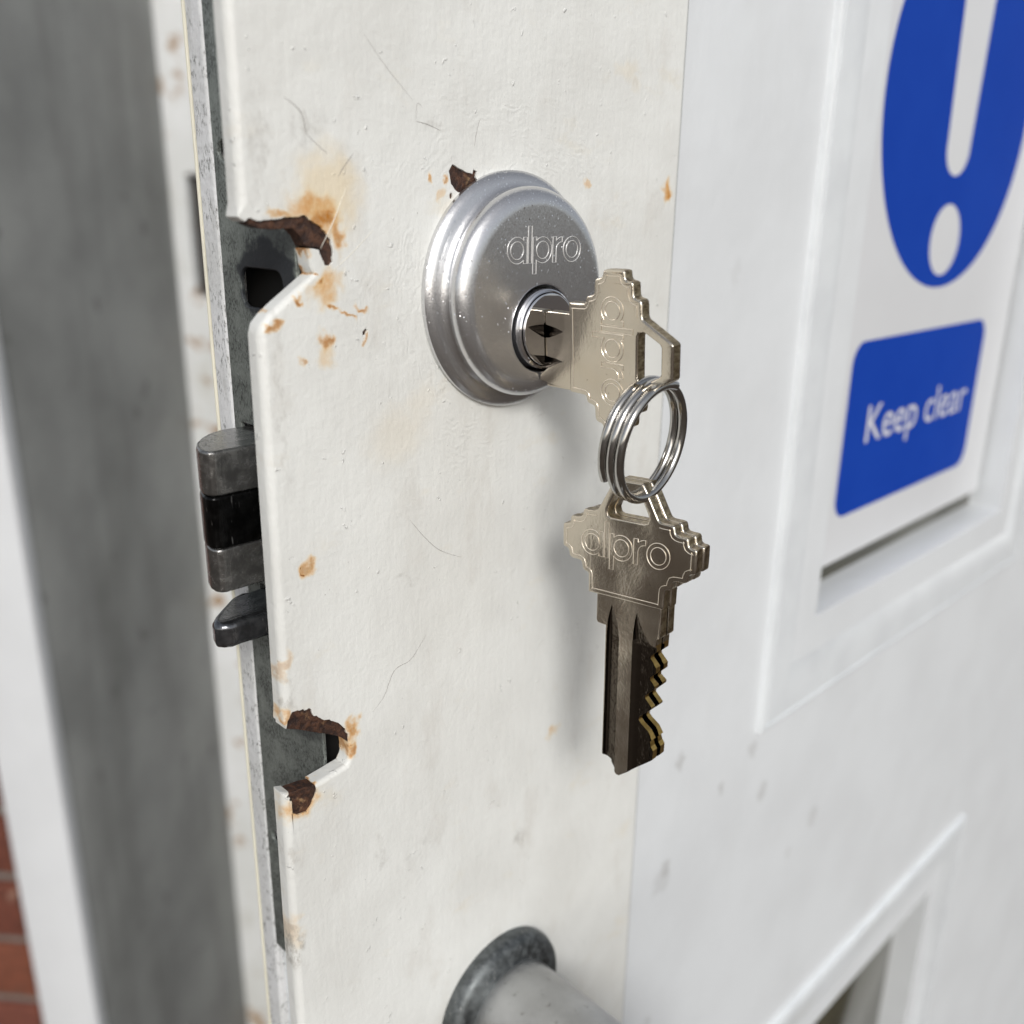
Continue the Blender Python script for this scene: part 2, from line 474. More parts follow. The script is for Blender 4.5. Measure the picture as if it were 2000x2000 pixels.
def box(name, x0, x1, y0, y1, z0, z1, mat, parent=None, r=.4, T=None):
    """box with its eight edges eased"""
    r = min(r, (x1 - x0) * .4, (y1 - y0) * .4, (z1 - z0) * .4)
    bm = bmesh.new()
    bmesh.ops.create_cube(bm, size=1)
    for v in bm.verts:
        v.co = Vector(((x0 + x1) / 2 + v.co.x * (x1 - x0), (y0 + y1) / 2 + v.co.y * (y1 - y0), (z0 + z1) / 2 + v.co.z * (z1 - z0)))
    if r > 0: bmesh.ops.bevel(bm, geom=bm.edges[:], offset=r, segments=2, affect='EDGES', profile=.5)
    V = [tuple(v.co) for v in bm.verts]; F = [tuple(v.index for v in f.verts) for f in bm.faces]
    bm.free()
    return mk(name, V, F, mat, parent, T)
def circle(cx, cz, r, n=64, rz=None):
    return [(cx + r * cos(2 * pi * i / n), cz + (rz or r) * sin(2 * pi * i / n)) for i in range(n)]
def rrect(x0, x1, z0, z1, r, n=6):
    out = []
    for cx, cz, a0 in ((x1 - r, z1 - r, 0), (x0 + r, z1 - r, pi / 2), (x0 + r, z0 + r, pi), (x1 - r, z0 + r, 1.5 * pi)):
        out += [(cx + r * cos(a0 + pi / 2 * i / n), cz + r * sin(a0 + pi / 2 * i / n)) for i in range(n + 1)]
    return out
def rough_loop(P, step=.35, amp=.07, seed=0, closed=True):
    """resample a hand-drawn break line and roughen it"""
    out = []
    n = len(P)
    for i in range(n if closed else n - 1):
        a, b = Vector(P[i]), Vector(P[(i + 1) % n])
        k = max(1, int((b - a).length / step))
        for j in range(k):
            p = a.lerp(b, j / k)
            if j: p += Vector((noise.noise((p.x * 2.1, p.y * 2.1, seed)), noise.noise((p.x * 2.1, p.y * 2.1, seed + 9)))) * amp * 2.4
            out.append((p.x, p.y))
    if not closed: out.append(P[-1])
    return out
def tube_lines(name, lines, r, mat, parent=None, T=None, sides=6, up0=None, taper=False):
    """thin wires along polylines given as 3D points; lines = [(points, closed)]"""
    V, F = [], []
    for P, closed in lines:
        P = [Vector(p) for p in P]
        n = len(P); base = len(V)
        for i in range(n):
            a = P[i - 1] if (i or closed) else P[i]
            b = P[(i + 1) % n] if (i < n - 1 or closed) else P[i]
            t = (b - a).normalized()
            up = up0 or (Vector((0, 1, 0)) if abs(t.y) < .9 else Vector((1, 0, 0)))
            s1 = t.cross(up).normalized(); s2 = s1.cross(t)
            rr = r if not taper else r * (.25 + .75 * sin(pi * (i + .5) / n))
            for k in range(sides):
                a_ = 2 * pi * k / sides
                V.append(tuple(P[i] + (s1 * cos(a_) + s2 * sin(a_)) * rr))
        m = n if closed else n - 1
        for i in range(m):
            for k in range(sides):
                i2 = (i + 1) % n; k2 = (k + 1) % sides
                F.append((base + i * sides + k, base + i * sides + k2, base + i2 * sides + k2, base + i2 * sides + k))
        if not closed:
            F.append(tuple(base + k for k in range(sides))); F.append(tuple(base + (n - 1) * sides + k for k in range(sides)))
    return mk(name, V, F, mat, parent, T, 60)
def lathe(name, prof, mat, parent=None, c=(0, 0), n=128, cap=True, smooth=35):
    """profile (radius, y) turned about the Y axis through (cx, cz)"""
    V, F = [], []
    for r, y in prof:
        for i in range(n):
            a = 2 * pi * i / n
            V.append((c[0] + r * cos(a), y, c[1] + r * sin(a)))
    for k in range(len(prof) - 1):
        for i in range(n):
            j = (i + 1) % n
            F.append((k * n + i, k * n + j, (k + 1) * n + j, (k + 1) * n + i))
    if cap: F.append(tuple((len(prof) - 1) * n + i for i in range(n)))
    return mk(name, V, F, mat, parent, None, smooth)

# the five outlined letters struck into the ring and the keys (x to the right, y up, x-height 1)
def letters():
    R_, r_ = .5, .335
    L = []
    def arc(cx, cy, r, a0, a1, n=28): return [(cx + r * cos(a0 + (a1 - a0) * i / n), cy + r * sin(a0 + (a1 - a0) * i / n)) for i in range(n + 1)]
    def ring(cx): L.append((arc(cx, .5, r_, 0, 2 * pi, 32)[:-1], True))
    # a: bowl with a stem on the right
    ring(.5)
    d = .34
    a0 = math.acos(d / R_)
    L.append((arc(.5, .5, R_, a0, 2 * pi - a0) + [(.5 + d, 0), (1.03, 0), (1.03, 1.0), (.5 + d, 1.0)], True))
    # l
    L.append(([(1.09, 0), (1.28, 0), (1.28, 1.42), (1.09, 1.42)], True))
    # p: bowl with a stem on the left
    cx = 1.34 + .53
    ring(cx)
    L.append(([(1.34, 1.0), (1.34, -.42), (cx - d, -.42), (cx - d, .5 - R_ * sin(a0))] + arc(cx, .5, R_, pi + a0, 3 * pi - a0)[1:-1] + [(cx - d, .5 + R_ * sin(a0)), (cx - d, 1.0)], True))
    # r
    x = 2.43
    L.append(([(x, 0), (x + .19, 0), (x + .19, .50)] + [(x + .52 + .33 * cos(a), .50 + .30 * sin(a)) for a in [pi * (1 - .5 * i / 6) for i in range(1, 7)]] + [(x + .52, 1.0)] +
              [(x + .40, .98), (x + .30, .94), (x + .19, .86), (x + .19, 1.0), (x, 1.0)], True))
    # o
    cx = 3.02 + .5
    ring(cx)
    L.append((arc(cx, .5, R_, 0, 2 * pi, 36)[:-1], True))
    return L, 4.02
LET, LETW = letters()

# ================================================================== SETTING
gm = NT('grey brown paving')
gn = gm.noise(1.1, 6, .6)
gcol = gm.mix(gm.ramp(gn, .3, .7), (.11, .083, .061), (.055, .042, .032))
gm.set(Base_Color=gcol, Roughness=.85)
bm = bmesh.new()
bmesh.ops.create_grid(bm, x_segments=8, y_segments=8, size=40)
me = bpy.data.meshes.new('ground'); bm.to_mesh(me); bm.free()
g = link('ground', me, gm.m); g.location = (0, 0, -1.35); g['kind'] = 'structure'

# door frame and brickwork beyond the open door, turned against the door by its opening angle
TH = radians(50)
FX, FY = Vector((cos(TH), -sin(TH), 0)), Vector((sin(TH), cos(TH), 0))
P1 = Vector((121.0, 710.0, 0))
TF = lambda p: tuple(P1 + FX * p[0] + FY * p[1] + Vector((0, 0, p[2])))

def mat_shaded_reveal():
    m = NT('scuffed reveal with shade in its grey')  # the grey base holds the shade of the recess; scuffs and streaks on top
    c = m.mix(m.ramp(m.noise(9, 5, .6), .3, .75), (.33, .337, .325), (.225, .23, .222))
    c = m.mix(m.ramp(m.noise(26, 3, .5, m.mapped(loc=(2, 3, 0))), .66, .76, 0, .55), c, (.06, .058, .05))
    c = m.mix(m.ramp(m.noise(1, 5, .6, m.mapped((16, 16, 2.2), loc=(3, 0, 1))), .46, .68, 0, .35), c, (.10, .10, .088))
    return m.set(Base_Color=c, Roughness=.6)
def mat_stop():
    m = NT('grimy white stop with rust spots')
    c = m.mix(m.ramp(m.noise(8, 4, .6), .3, .7), (.86, .87, .87), (.74, .75, .73))
    sp = m.ramp(m.noise(1, 4, .6, m.mapped((24, 24, 30), loc=(7, 1, 2))), .57, .68, 0, .9)
    c = m.mix(sp, c, (.36, .20, .075))
    c = m.mix(m.ramp(m.noise(1, 4, .6, m.mapped((14, 14, 5), loc=(1, 5, 0))), .5, .7, 0, .5), c, (.50, .48, .40))
    return m.set(Base_Color=c, Roughness=.5)
fr = thing('door_frame', 'blurred white door frame with deep shaded reveal behind the open door edge', 'door frame', TF((0, 0, -1348)))
box('architrave', -59, 0, 0, 16, -1346, 1300, mat_plain('white architrave paint', (.74, .755, .77), .4, 12, .95), fr, 1.5, TF)
box('reveal', -50, -1.2, 16.3, 352, -1346, 1300, mat_shaded_reveal(), fr, .5, TF)
SM = mat_stop()
def framed(name, x0, x1, z0, z1, hx0, hx1, hz0, hz1, y0, y1, mat, parent):
    return slab(name, [(x0, z0), (x1, z0), (x1, z1), (x0, z1)], [rrect(hx0, hx1, hz0, hz1, 2)], y0, y1, 5, mat, parent, T=lambda p: TF((p[0], p[2], p[1])))
framed('stop', -48, 170, -1346, 1300, 18.0, 48, -92, 38, 352.5, 384, SM, fr)
box('strike_box', 16, 60, 372, 420, -96, 38, mat_plain('near black brown strike pocket', (.018, .011, .008), .9, 60), fr, 1, TF)  # near-black brown box behind the strike slot

bw = thing('brick_wall', 'red brick wall beside the white door frame, lower left behind the door', 'brick wall', TF((-250, 30, -1348)))
box('mortar', -490, -59.6, 8, 90, -1346, 10, M['mortar'], bw, 1, TF)
bmats = []
for i, col in enumerate(((.20, .062, .032), (.155, .045, .026), (.23, .085, .045), (.18, .055, .034))):
    m = NT('red clay brick %s' % 'abcd'[i])
    n = m.noise(70, 6, .65)
    c = m.mix(m.ramp(n, .3, .7), col, tuple(v * .62 for v in col))
    c = m.mix(m.ramp(m.noise(30, 3, .5, m.mapped(loc=(i, 2, 1))), .62, .72, 0, .35), c, (.50, .33, .24))
    bmats.append(m.set(Base_Color=c, Roughness=.85, Normal=m.bump(n, .7, .004)))
brick_me = {}
for kind, L in (('full', 206), ('half', 98)):
    brick_me[kind] = []
    for i in range(4):
        o = box('brick', 0, L, 0, 60, 0, 64, bmats[i], None, 2.0)
        brick_me[kind].append(o.data)
        bpy.data.objects.remove(o)
for row in range(15):
    z = -1140 + row * 76 - 2
    xs = [(-61.5 - 206, 'full'), (-61.5 - 422, 'full')] if row % 2 else [(-61.5 - 98, 'half'), (-61.5 - 314, 'full')]
    for x, kind in xs:
        b = bpy.data.objects.new('brick', brick_me[kind][random.randrange(4)])
        COL.objects.link(b); b.parent = bw; b.matrix_parent_inverse = bw.matrix_basis.inverted()
        b.location = Vector(TF((x, 1.5 + random.uniform(-1, 1), z))) * S
        b.rotation_euler = (0, 0, -TH)

# ================================================================== DOOR
door = thing('door', 'white painted outside door standing open, with steel guard plate and glazed panels', 'door', (280, 18, -1290))
PX0, PX1, UZ0, UZ1, LZ0, LZ1 = 100, 298, -124, 150, -430, -249      # outlines of the two glazing beads
BW = 27
leaf = slab('leaf', [(-35.4, -1290), (860, -1290), (860, 740), (-35.4, 740), (-35.4, 80), (-14, 80), (-14, -124), (-35.4, -124)],
            [[(PX0 + BW, UZ0 + BW), (PX1 - BW, UZ0 + BW), (PX1 - BW, UZ1 - BW), (PX0 + BW, UZ1 - BW)], [(PX0 + BW, LZ0 + BW), (PX1 - BW, LZ0 + BW), (PX1 - BW, LZ1 - BW), (PX0 + BW, LZ1 - BW)]],
            3.0, 28.0, .3, M['door'], door)
def bead(name, x0, x1, z0, z1):
    prof = [(-.2, 3.02), (.0, 2.7), (.1, 2.0), (.35, 1.6), (.8, 1.35), (1.5, 1.3), (1.75, 2.0), (2.2, 2.0), (2.5, 1.4), (9.5, 1.4), (11.5, 1.6), (13.5, 2.0), (15.5, 2.9), (24, 8.5), (26.6, 12.2), (26.8, 15)]
    V, F = [], []
    for ins, y in prof:
        V += [(x0 + ins, y, z0 + ins), (x1 - ins, y, z0 + ins), (x1 - ins, y, z1 - ins), (x0 + ins, y, z1 - ins)]
    for k in range(len(prof) - 1):
        for i in range(4):
            j = (i + 1) % 4
            F.append((k * 4 + i, k * 4 + j, k * 4 + 4 + j, k * 4 + 4 + i))
    return mk(name, V, F, M['bead'], door, None, 40)
bead('glazing_bead', PX0, PX1, UZ0, UZ1)
bead('glazing_bead', PX0, PX1, LZ0, LZ1)
box('glass_pane', PX0 + 27, PX1 - 27, 15.2, 19, UZ0 + 27, UZ1 - 27, M['glass'], door, .1)
box('glass_pane', PX0 + 27, PX1 - 27, 15.2, 19, LZ0 + 27, LZ1 - 27, M['glass'], door, .1)
# worn lip on the back corner of the door edge
slab('edge_lip', rrect(-37.0, -13.0, 23.8, 29.0, .9, 4), [], -1290, 740, .1, M['edge'], door, T=lambda p: (p[0], p[1], p[2]))
slab('corner_seal', rrect(-37.05, -35.0, 29.03, 29.6, .28, 3), [], -1290, 740, .05, mat_plain('cream sealant', (.80, .77, .64), .5), door, T=lambda p: (p[0], p[1], p[2]))

# guard plate: rusted steel core with a thick paint coat; the coat has flaked away in four places
LX = -46.4
n1_paint = [(-46.9, 11.35), (-45.9, 10.75), (-45.45, 11.15), (-44.6, 10.95), (-43.7, 10.82), (-42.2, 11.02), (-40.8, 11.1), (-39.4, 11.32), (-38.2, 11.3), (-37.3, 11.55), (-36.7, 11.0),
            (-35.84, 10.53), (-34.9, 10.1), (-34.0, 9.0), (-33.46, 8.4), (-33.2, 6.9), (-33.28, 5.6), (-33.8, 5.1), (-34.55, 5.15), (-34.95, 6.0), (-35.35, 7.15), (-36.3, 7.35), (-37.1, 7.4), (-36.95, 6.4), (-36.7, 4.9), (-36.3, 4.1)]
n1_diag = [(-39.2, 2.15), (-41.5, .6), (-43.4, -.75), (-44.6, -2.0), (-45.05, -3.3)]
n2_paint = [(-45.5, -59.9), (-45.15, -61.1), (-44.78, -59.95), (-43.91, -58.75), (-42.96, -58.8), (-41.39, -59.32), (-41.06, -59.2), (-40.6, -59.63), (-40.49, -60.5), (-38.92, -61.97), (-37.94, -62.45),
            (-35.96, -63.82), (-34.99, -65.1), (-34.3, -66.5), (-34.3, -67.4)]
n2_low = [(-34.15, -69.2), (-34.2, -70.9), (-34.9, -72.0), (-37.8, -72.4), (-40.75, -72.75)]
chip3 = [(-40.58, -74.15), (-41.6, -75.96), (-42.5, -76.87), (-44.14, -76.59), (-45.08, -75.85), (-45.5, -73.94), (-45.1, -72.3)]
left_up = [(LX, 250), (LX, 60), (LX - .05, 20), (LX - .1, 13)]
def coat():
    P = list(left_up)
    P += rough_loop(n1_paint, .4, .10, 1, False) + n1_diag
    P += [(-45.1, -10), (-45.15, -30), (-45.2, -45), (-45.3, -58.2)]
    P += rough_loop(n2_paint, .4, .10, 5, False) + n2_low
    P += rough_loop([(-40.75, -72.75)] + chip3, .4, .08, 8, False)[1:]
    P += [(-46.3, -71.9), (-46.3, -80), (-46.4, -100), (-46.4, -300)]
    P += [(43.05, -300), (43.05, 250)]
    return P
def coat_bevel(x, z):
    if x < -44.9 and not (9.5 < z < 12.2) and not (-62 < z < -58.6) and not (-77.5 < z < -72.0): return 1.25
    if -3.5 < z < 3.9 and x < -36: return .95
    if 3.9 <= z < 6.7 and x < -36: return .5
    if -73 < z < -68.5 and x < -34: return .8
    if x > 40: return .25
    return .09
chip4 = rough_loop([(-11.91, 18.65), (-10.99, 18.31), (-9.59, 17.81), (-7.95, 17.42), (-7.79, 18.09), (-7.05, 17.85), (-7.27, 16.99), (-6.5, 16.3), (-8.17, 15.6), (-9.75, 14.8), (-10.85, 14.85),
                    (-11.47, 15.23), (-12.17, 15.98), (-12.59, 17.72)], .4, .07, 12)
dot4 = circle(-12.19, 14.3, .3, 10, .45)
speck = rough_loop([(-28.9, -4.7), (-28.3, -4.5), (-28.0, -3.9), (-28.3, -3.7), (-28.8, -4.1)], .2, .05, 3)
guard = slab('guard_plate', coat(), [chip4, dot4, speck], 0.0, 2.92, coat_bevel, M['paint'], door, seg=4)
steel = [(-45.4, 250), (-45.4, 12), (-45.3, 10.45), (-43.8, 9.95), (-41.95, 9.8), (-39.0, 9.9), (-38.0, 9.0), (-37.3, 7.7), (-35.0, 7.4), (-34.7, 4.7), (-35.4, 3.2), (-38.9, 1.2), (-42.9, -1.6), (-44.2, -3.6),
         (-44.2, -58.0), (-44.9, -60.3), (-44.9, -61.3), (-43, -62.2), (-40.0, -63.95), (-36.44, -66.0), (-34.6, -67.3), (-33.8, -69), (-33.8, -71.1), (-34.6, -72.35), (-40.5, -73.05), (-42.5, -72.6),
         (-45.2, -72.3), (-45.4, -74), (-45.3, -300), (42.7, -300), (42.7, 250)]
st = slab('steel_core', rough_loop(steel[:-2], 1.0, .04, 4, False) + steel[-2:], [], .34, 2.7, .12, M['steel'], guard)
st.parent = guard
st.matrix_parent_inverse = Matrix()

box('edge_gap_shade', 43.08, 43.42, .25, 2.995, -300, 250, mat_plain('dark shadow gap line', (.16, .16, .155), .9), guard, .05).matrix_parent_inverse = Matrix()  # solid dark strip painted as the shadow gap beside the plate
# hairlines, bristles and scratches lying on the paint
def bez(P, n=7):
    out = []
    for i in range(len(P) - 1):
        p0, p1, p2, p3 = [Vector(P[max(0, min(len(P) - 1, i + k))]) for k in (-1, 0, 1, 2)]
        for j in range(n):
            t = j / n
            out.append(.5 * ((2 * p1) + (-p0 + p2) * t + (2 * p0 - 5 * p1 + 4 * p2 - p3) * t * t + (-p0 + 3 * p1 - 3 * p2 + p3) * t ** 3))
    out.append(Vector(P[-1]))
    return [(q.x, -.02, q.y) for q in out]
hl = [([(-39.37, 25.43), (-37.9, 24.6), (-36.92, 23.55), (-36.46, 21.36)], .085), ([(-36.46, 21.4), (-34.9, 20.2), (-33.36, 19.19)], .05),
      ([(-18.26, -54.5), (-19.9, -56.3), (-21.79, -57.96), (-24.97, -58.68), (-27.16, -62.5), (-29.48, -64.39)], .055), ([(-21.18, -33.75), (-18.15, -37.46), (-14.99, -40.43), (-10.55, -42.74)], .055),
      ([(-18.62, 24.01), (-16.51, 23.75), (-14.17, 23.09)], .06), ([(-18.6, 24.2), (-18.3, 26.3), (-17.4, 25.9)], .035), ([(-29.33, 19.36), (-30.88, 17.71), (-31.91, 16.41)], .065),
      ([(-6.5, 25.2), (-7.3, 23.0), (-7.6, 21.2)], .045), ([(-27.0, 34), (-23.5, 30.4), (-19.0, 26.6)], .03)]
for P, r in hl:
    tube_lines('hairline', [(bez(P), False)], r * .62, M['hair'], guard, None, 5, taper=True).matrix_parent_inverse = Matrix()
for P, r in (([(-30.6, 15.2), (-33.05, 10.6), (-35.2, 7.3)], .075), ([(-26.5, 9.6), (-30.2, 6.6), (-33.9, 4.0)], .04)):
    tube_lines('bristle', [(bez(P), False)], r, M['fibre'], guard, None, 5, taper=True).matrix_parent_inverse = Matrix()

# pull handle at the foot of the picture
HX, HZ = -1.0, -142.4
rose = lathe('rose', [(15.3, 0.01), (15.4, -1.6), (15.0, -2.8), (14.0, -3.7), (11.4, -4.2), (10.0, -4.3)], M['rose'], door, (HX, HZ), 96)
def mat_handle():
    m = NT('weathered aluminium tube')
    n = m.noise(1, 5, .7, m.mapped((420, 420, 200), rot=(.6, 0, .3)))
    c = m.mix(m.ramp(m.noise(90, 4), .3, .7), (.47, .475, .475), (.36, .36, .36))
    c = m.mix(m.ramp(n, .58, .70, 0, .65), c, (.16, .15, .13))
    return m.set(Base_Color=c, Metallic=.92, Roughness=.33, Normal=m.bump(n, .35, .0006))
V, F = [], []
path = [(0, -4.2), (0, -30), (0, -58), (-4, -68), (-14, -76), (-26, -79), (-200, -79), (-212, -76), (-222, -68), (-226, -58), (-226, 0)]
NS = 48
for k, (dz, y) in enumerate(path):
    a = Vector(path[max(0, k - 1)]); b = Vector(path[min(len(path) - 1, k + 1)])
    t = (b - a).normalized()
    nrm = Vector((t.y, -t.x))      # in (z, y)
    for i in range(NS):
        an = 2 * pi * i / NS
        off = nrm * (10.7 * sin(an))
        V.append((HX + 10.7 * cos(an), y + off.y, HZ + dz + off.x))
for k in range(len(path) - 1):
    for i in range(NS):
        j = (i + 1) % NS
        F.append((k * NS + i, k * NS + j, (k + 1) * NS + j, (k + 1) * NS + i))
handle = mk('pull_handle', V, F, mat_handle(), door, None, 50)

# ================================================================== MORTICE LOCK in the door edge
lock = thing('mortice_lock', 'grey steel lock faceplate in the door edge with its greasy bolt thrown', 'mortice lock', (-36, 15, -60))
YZ = lambda p: (p[2], p[0], p[1])      # (y, z, depth x)
FPX = -37.0
holes = [rrect(6.9, 18.4, -1.5, 4.1, 2.0, 5), circle(20.2, 20.0, 2.1, 24, 1.5), rrect(8.5, 21.6, -41.9, -19.5, .4, 2), rrect(8.7, 19.5, -50.9, -45.9, .4, 2), circle(20.0, -95.8, 2.1, 24, 1.6)]
slab('faceplate', [(3.3, -121.5), (23.65, -121.5), (23.65, 150), (3.3, 150)], holes, FPX, -36.4, .2, M['face'], lock, T=YZ)
box('lock_case', -33.2, -15, 3.4, 23.8, -120, 75, M['dark'], lock, .3)
# thrown deadbolt: two steel cheeks with a black core, rounded nose
def bolt_piece(name, z0, z1, mat, grow=0.):
    y0 = 9.2 - grow
    out = [(-20.0, y0), (-47.9 - grow, y0), (-48.7 - grow, y0 + .4), (-49.15 - grow, y0 + 1.3), (-49.1 - grow, y0 + 2.6), (-48.5 - grow, y0 + 4.6), (-47.2 - grow, y0 + 6.9), (-45.4, y0 + 9.0), (-43.3, y0 + 10.7), (-41.0, 21.0), (-20.0, 21.0)]
    return slab(name, out, [], z0, z1, .45, mat, db, T=lambda p: (p[0], p[1], p[2]), back=.45)
db = mk('deadbolt', [(-34.9, 9.9, -40.9), (-46.5, 9.9, -40.9), (-41.5, 20.2, -40.9), (-34.9, 20.2, -40.9), (-34.9, 9.9, -20.5), (-46.5, 9.9, -20.5), (-41.5, 20.2, -20.5), (-34.9, 20.2, -20.5)],
        [(0, 1, 2, 3), (4, 5, 6, 7), (0, 1, 5, 4), (1, 2, 6, 5), (2, 3, 7, 6), (3, 0, 4, 7)], M['bolt'], lock)
for o in (bolt_piece('steel_cheek', -26.6, -20.0, M['bolt']), bolt_piece('steel_cheek', -41.3, -34.5, M['bolt']), bolt_piece('black_core', -34.46, -26.64, M['black'], .15)):
    o.matrix_parent_inverse = Matrix()
# sprung latch with a bevelled, lumpy nose
lp = [(-20, 9.2), (-40, 9.15), (-47.6, 9.3), (-49.0, 9.9), (-49.6, 10.9), (-49.3, 12.2), (-47.9, 14.0), (-46.3, 15.3), (-44.6, 16.9), (-42.9, 18.4), (-41.0, 19.0), (-20, 19.0)]
latch = slab('latch_bolt', rough_loop(lp, 1.3, .12, 2), [], -50.5, -46.3, 1.1, M['latchm'], lock, T=lambda p: (p[0], p[1] , p[2] + (.25 * noise.noise((p[0] * .5, p[1] * .5, 1)))), back=1.1, seg=4)

# ================================================================== LOCK CYLINDER
cyl = thing('lock_cylinder', 'round silver lock cylinder ring with struck maker lettering, on the white guard plate', 'lock cylinder', (0, 0, 0), world=False)
PC, PR = (1.2, -5.35), 6.75
prof = [(16.0, .05), (18.15, .0), (18.3, -.35), (18.25, -.9), (17.9, -1.35), (17.35, -1.7), (16.75, -1.85), (16.2, -1.95), (15.75, -2.2), (15.4, -2.6), (15.15, -3.0), (15.1, -3.25), (15.5, -3.3), (15.85, -3.55),
        (15.98, -4.2), (15.95, -4.7), (15.75, -5.2), (15.4, -5.65), (14.9, -6.05), (14.3, -6.3), (13.7, -6.45), (13.1, -6.5)]
n = 160
V, F = [], []
for r, y in prof:
    for i in range(n):
        a = 2 * pi * i / n
        V.append((r * cos(a), y, r * sin(a)))
def ecc(i, r):      # point of the eccentric hole seen from its own centre
    a = 2 * pi * i / n
    d = Vector((13.1 * cos(a) - PC[0], 13.1 * sin(a) - PC[1])).normalized()
    return PC[0] + d.x * r, PC[1] + d.y * r
for r, y in ((PR + .35, -6.5), (PR + .12, -6.42), (PR, -6.2), (PR, -2.0)):
    for i in range(n):
        x, z = ecc(i, r)
        V.append((x, y, z))
rows = len(prof) + 4
for k in range(rows - 1):
    for i in range(n):
        j = (i + 1) % n
        F.append((k * n + i, k * n + j, (k + 1) * n + j, (k + 1) * n + i))
mk('security_ring', V, F, M['silver'], cyl, None, 30, flat=True)
lsc = 4.05
def ring_letters():
    out = []
    tilt = radians(-1.0)
    for P, c in LET:
        pts = []
        for x, y in P:
            X, Z = -6.9 + x * lsc * 1.0, 4.75 + y * 3.85
            pts.append((X, -6.52, Z))
        out.append((pts, c))
    return out
tube_lines('maker_lettering', ring_letters(), .065, M['letter'], cyl, None, 6)
lathe('cylinder_shell', [(PR - .5, -2.2), (PR - .5, -7.15), (PR - .58, -7.4), (PR - .8, -7.55), (PR - 1.0, -7.5), (PR - 1.05, -5)], M['chrome'], cyl, PC, 96, False)
# plug with its keyway slot, turned a few degrees like the key
KX, T4 = 1.2, radians(-4.2)
def slot_pt(x, z): return (KX + x * cos(T4) + (z + 7.5) * sin(T4), -7.5 + (z + 7.5) * cos(T4) - x * sin(T4))
plug = slab('plug', [(p[0], p[1]) for p in circle(PC[0], PC[1], PR - 1.12, 64)], [[slot_pt(x, z) for x, z in rrect(-1.12, 1.12, -10.4, -4.0, .3, 3)]], -8.0, -5, .16, M['chrome'], cyl)
box('keyway', KX - 1.5, KX + 1.5, -6.2, -5.1, -10.6, -3.8, M['dark'], plug, .1)

# ================================================================== KEYS
HALF = [(0, 6.9), (3.05, 6.98), (3.3, 7.15), (3.42, 7.75), (3.75, 8.15), (4.85, 8.35), (5.05, 8.75), (5.1, 10.2), (5.4, 10.75), (6.45, 10.95), (6.7, 11.35), (6.85, 11.95), (7.2, 12.1), (10.4, 12.15),
        (10.75, 12.0), (10.82, 11.2), (11.1, 10.75), (12.0, 10.65), (12.3, 10.4), (12.35, 8.9), (12.6, 8.4), (13.5, 8.25), (13.85, 7.9), (13.9, 6.0), (14.1, 5.55), (14.45, 5.3), (19.2, 2.75), (19.45, 2.35)]
def inset_loop(L, d):
    L = list(L)
    if area(L) < 0: L.reverse()
    return [(p[0] + m.x * d, p[1] + m.y * d) for p, m in zip(L, normals(L))]
def chaikin(L, k=.22, keep=1):
    out = L[:keep]
    for a, b in zip(L[:-1], L[1:]):
        out += [(a[0] + (b[0] - a[0]) * k, a[1] + (b[1] - a[1]) * k), (a[0] + (b[0] - a[0]) * (1 - k), a[1] + (b[1] - a[1]) * (1 - k))]
    return out + L[-keep:]
HALF = chaikin(HALF)
BOW = HALF + [(u, -v) for u, v in reversed(HALF)]
HOLE = [(13.2, 3.0), (13.45, 3.55), (14.2, 3.75), (14.8, 3.55), (17.1, 2.35), (17.4, 1.9), (17.4, -1.9), (17.1, -2.35), (14.8, -3.55), (14.2, -3.75), (13.45, -3.55), (13.2, -3.0)]
TK = 2.05
BLADE = [(.6, 5.15), (-4.3, 5.15), (-4.8, 4.95), (-4.9, 4.4), (-4.95, 3.35), (-27.9, 3.3), (-28.5, 2.9), (-28.9, 1.9), (-29.9, 1.2), (-30.9, .5), (-31.0, -.1), (-29.8, -1.7), (-28.2, -3.7), (-27.0, -5.2), (-26.2, -6.05),
         (-24.6, -6.1), (-24.0, -5.65), (-23.2, -5.4), (-22.8, -5.75), (-21.6, -4.95), (-20.6, -3.5), (-20.1, -3.05), (-19.5, -3.2), (-17.5, -5.35), (-17.2, -5.35), (-15.9, -4.05), (-15.5, -4.1), (-13.7, -5.85), (-13.3, -5.85),
         (-12.55, -4.85), (-12.1, -4.85), (-11.0, -5.95), (-10.1, -5.95), (-8.85, -4.75), (-8.4, -4.8), (-7.4, -5.9), (-6.2, -5.95), (-5.0, -6.0), (-4.9, -6.45), (-4.6, -6.65), (.6, -6.65)]
def KT(p): return (p[0], p[2], p[1])       # u -> X, depth -> Y, v -> Z (local)
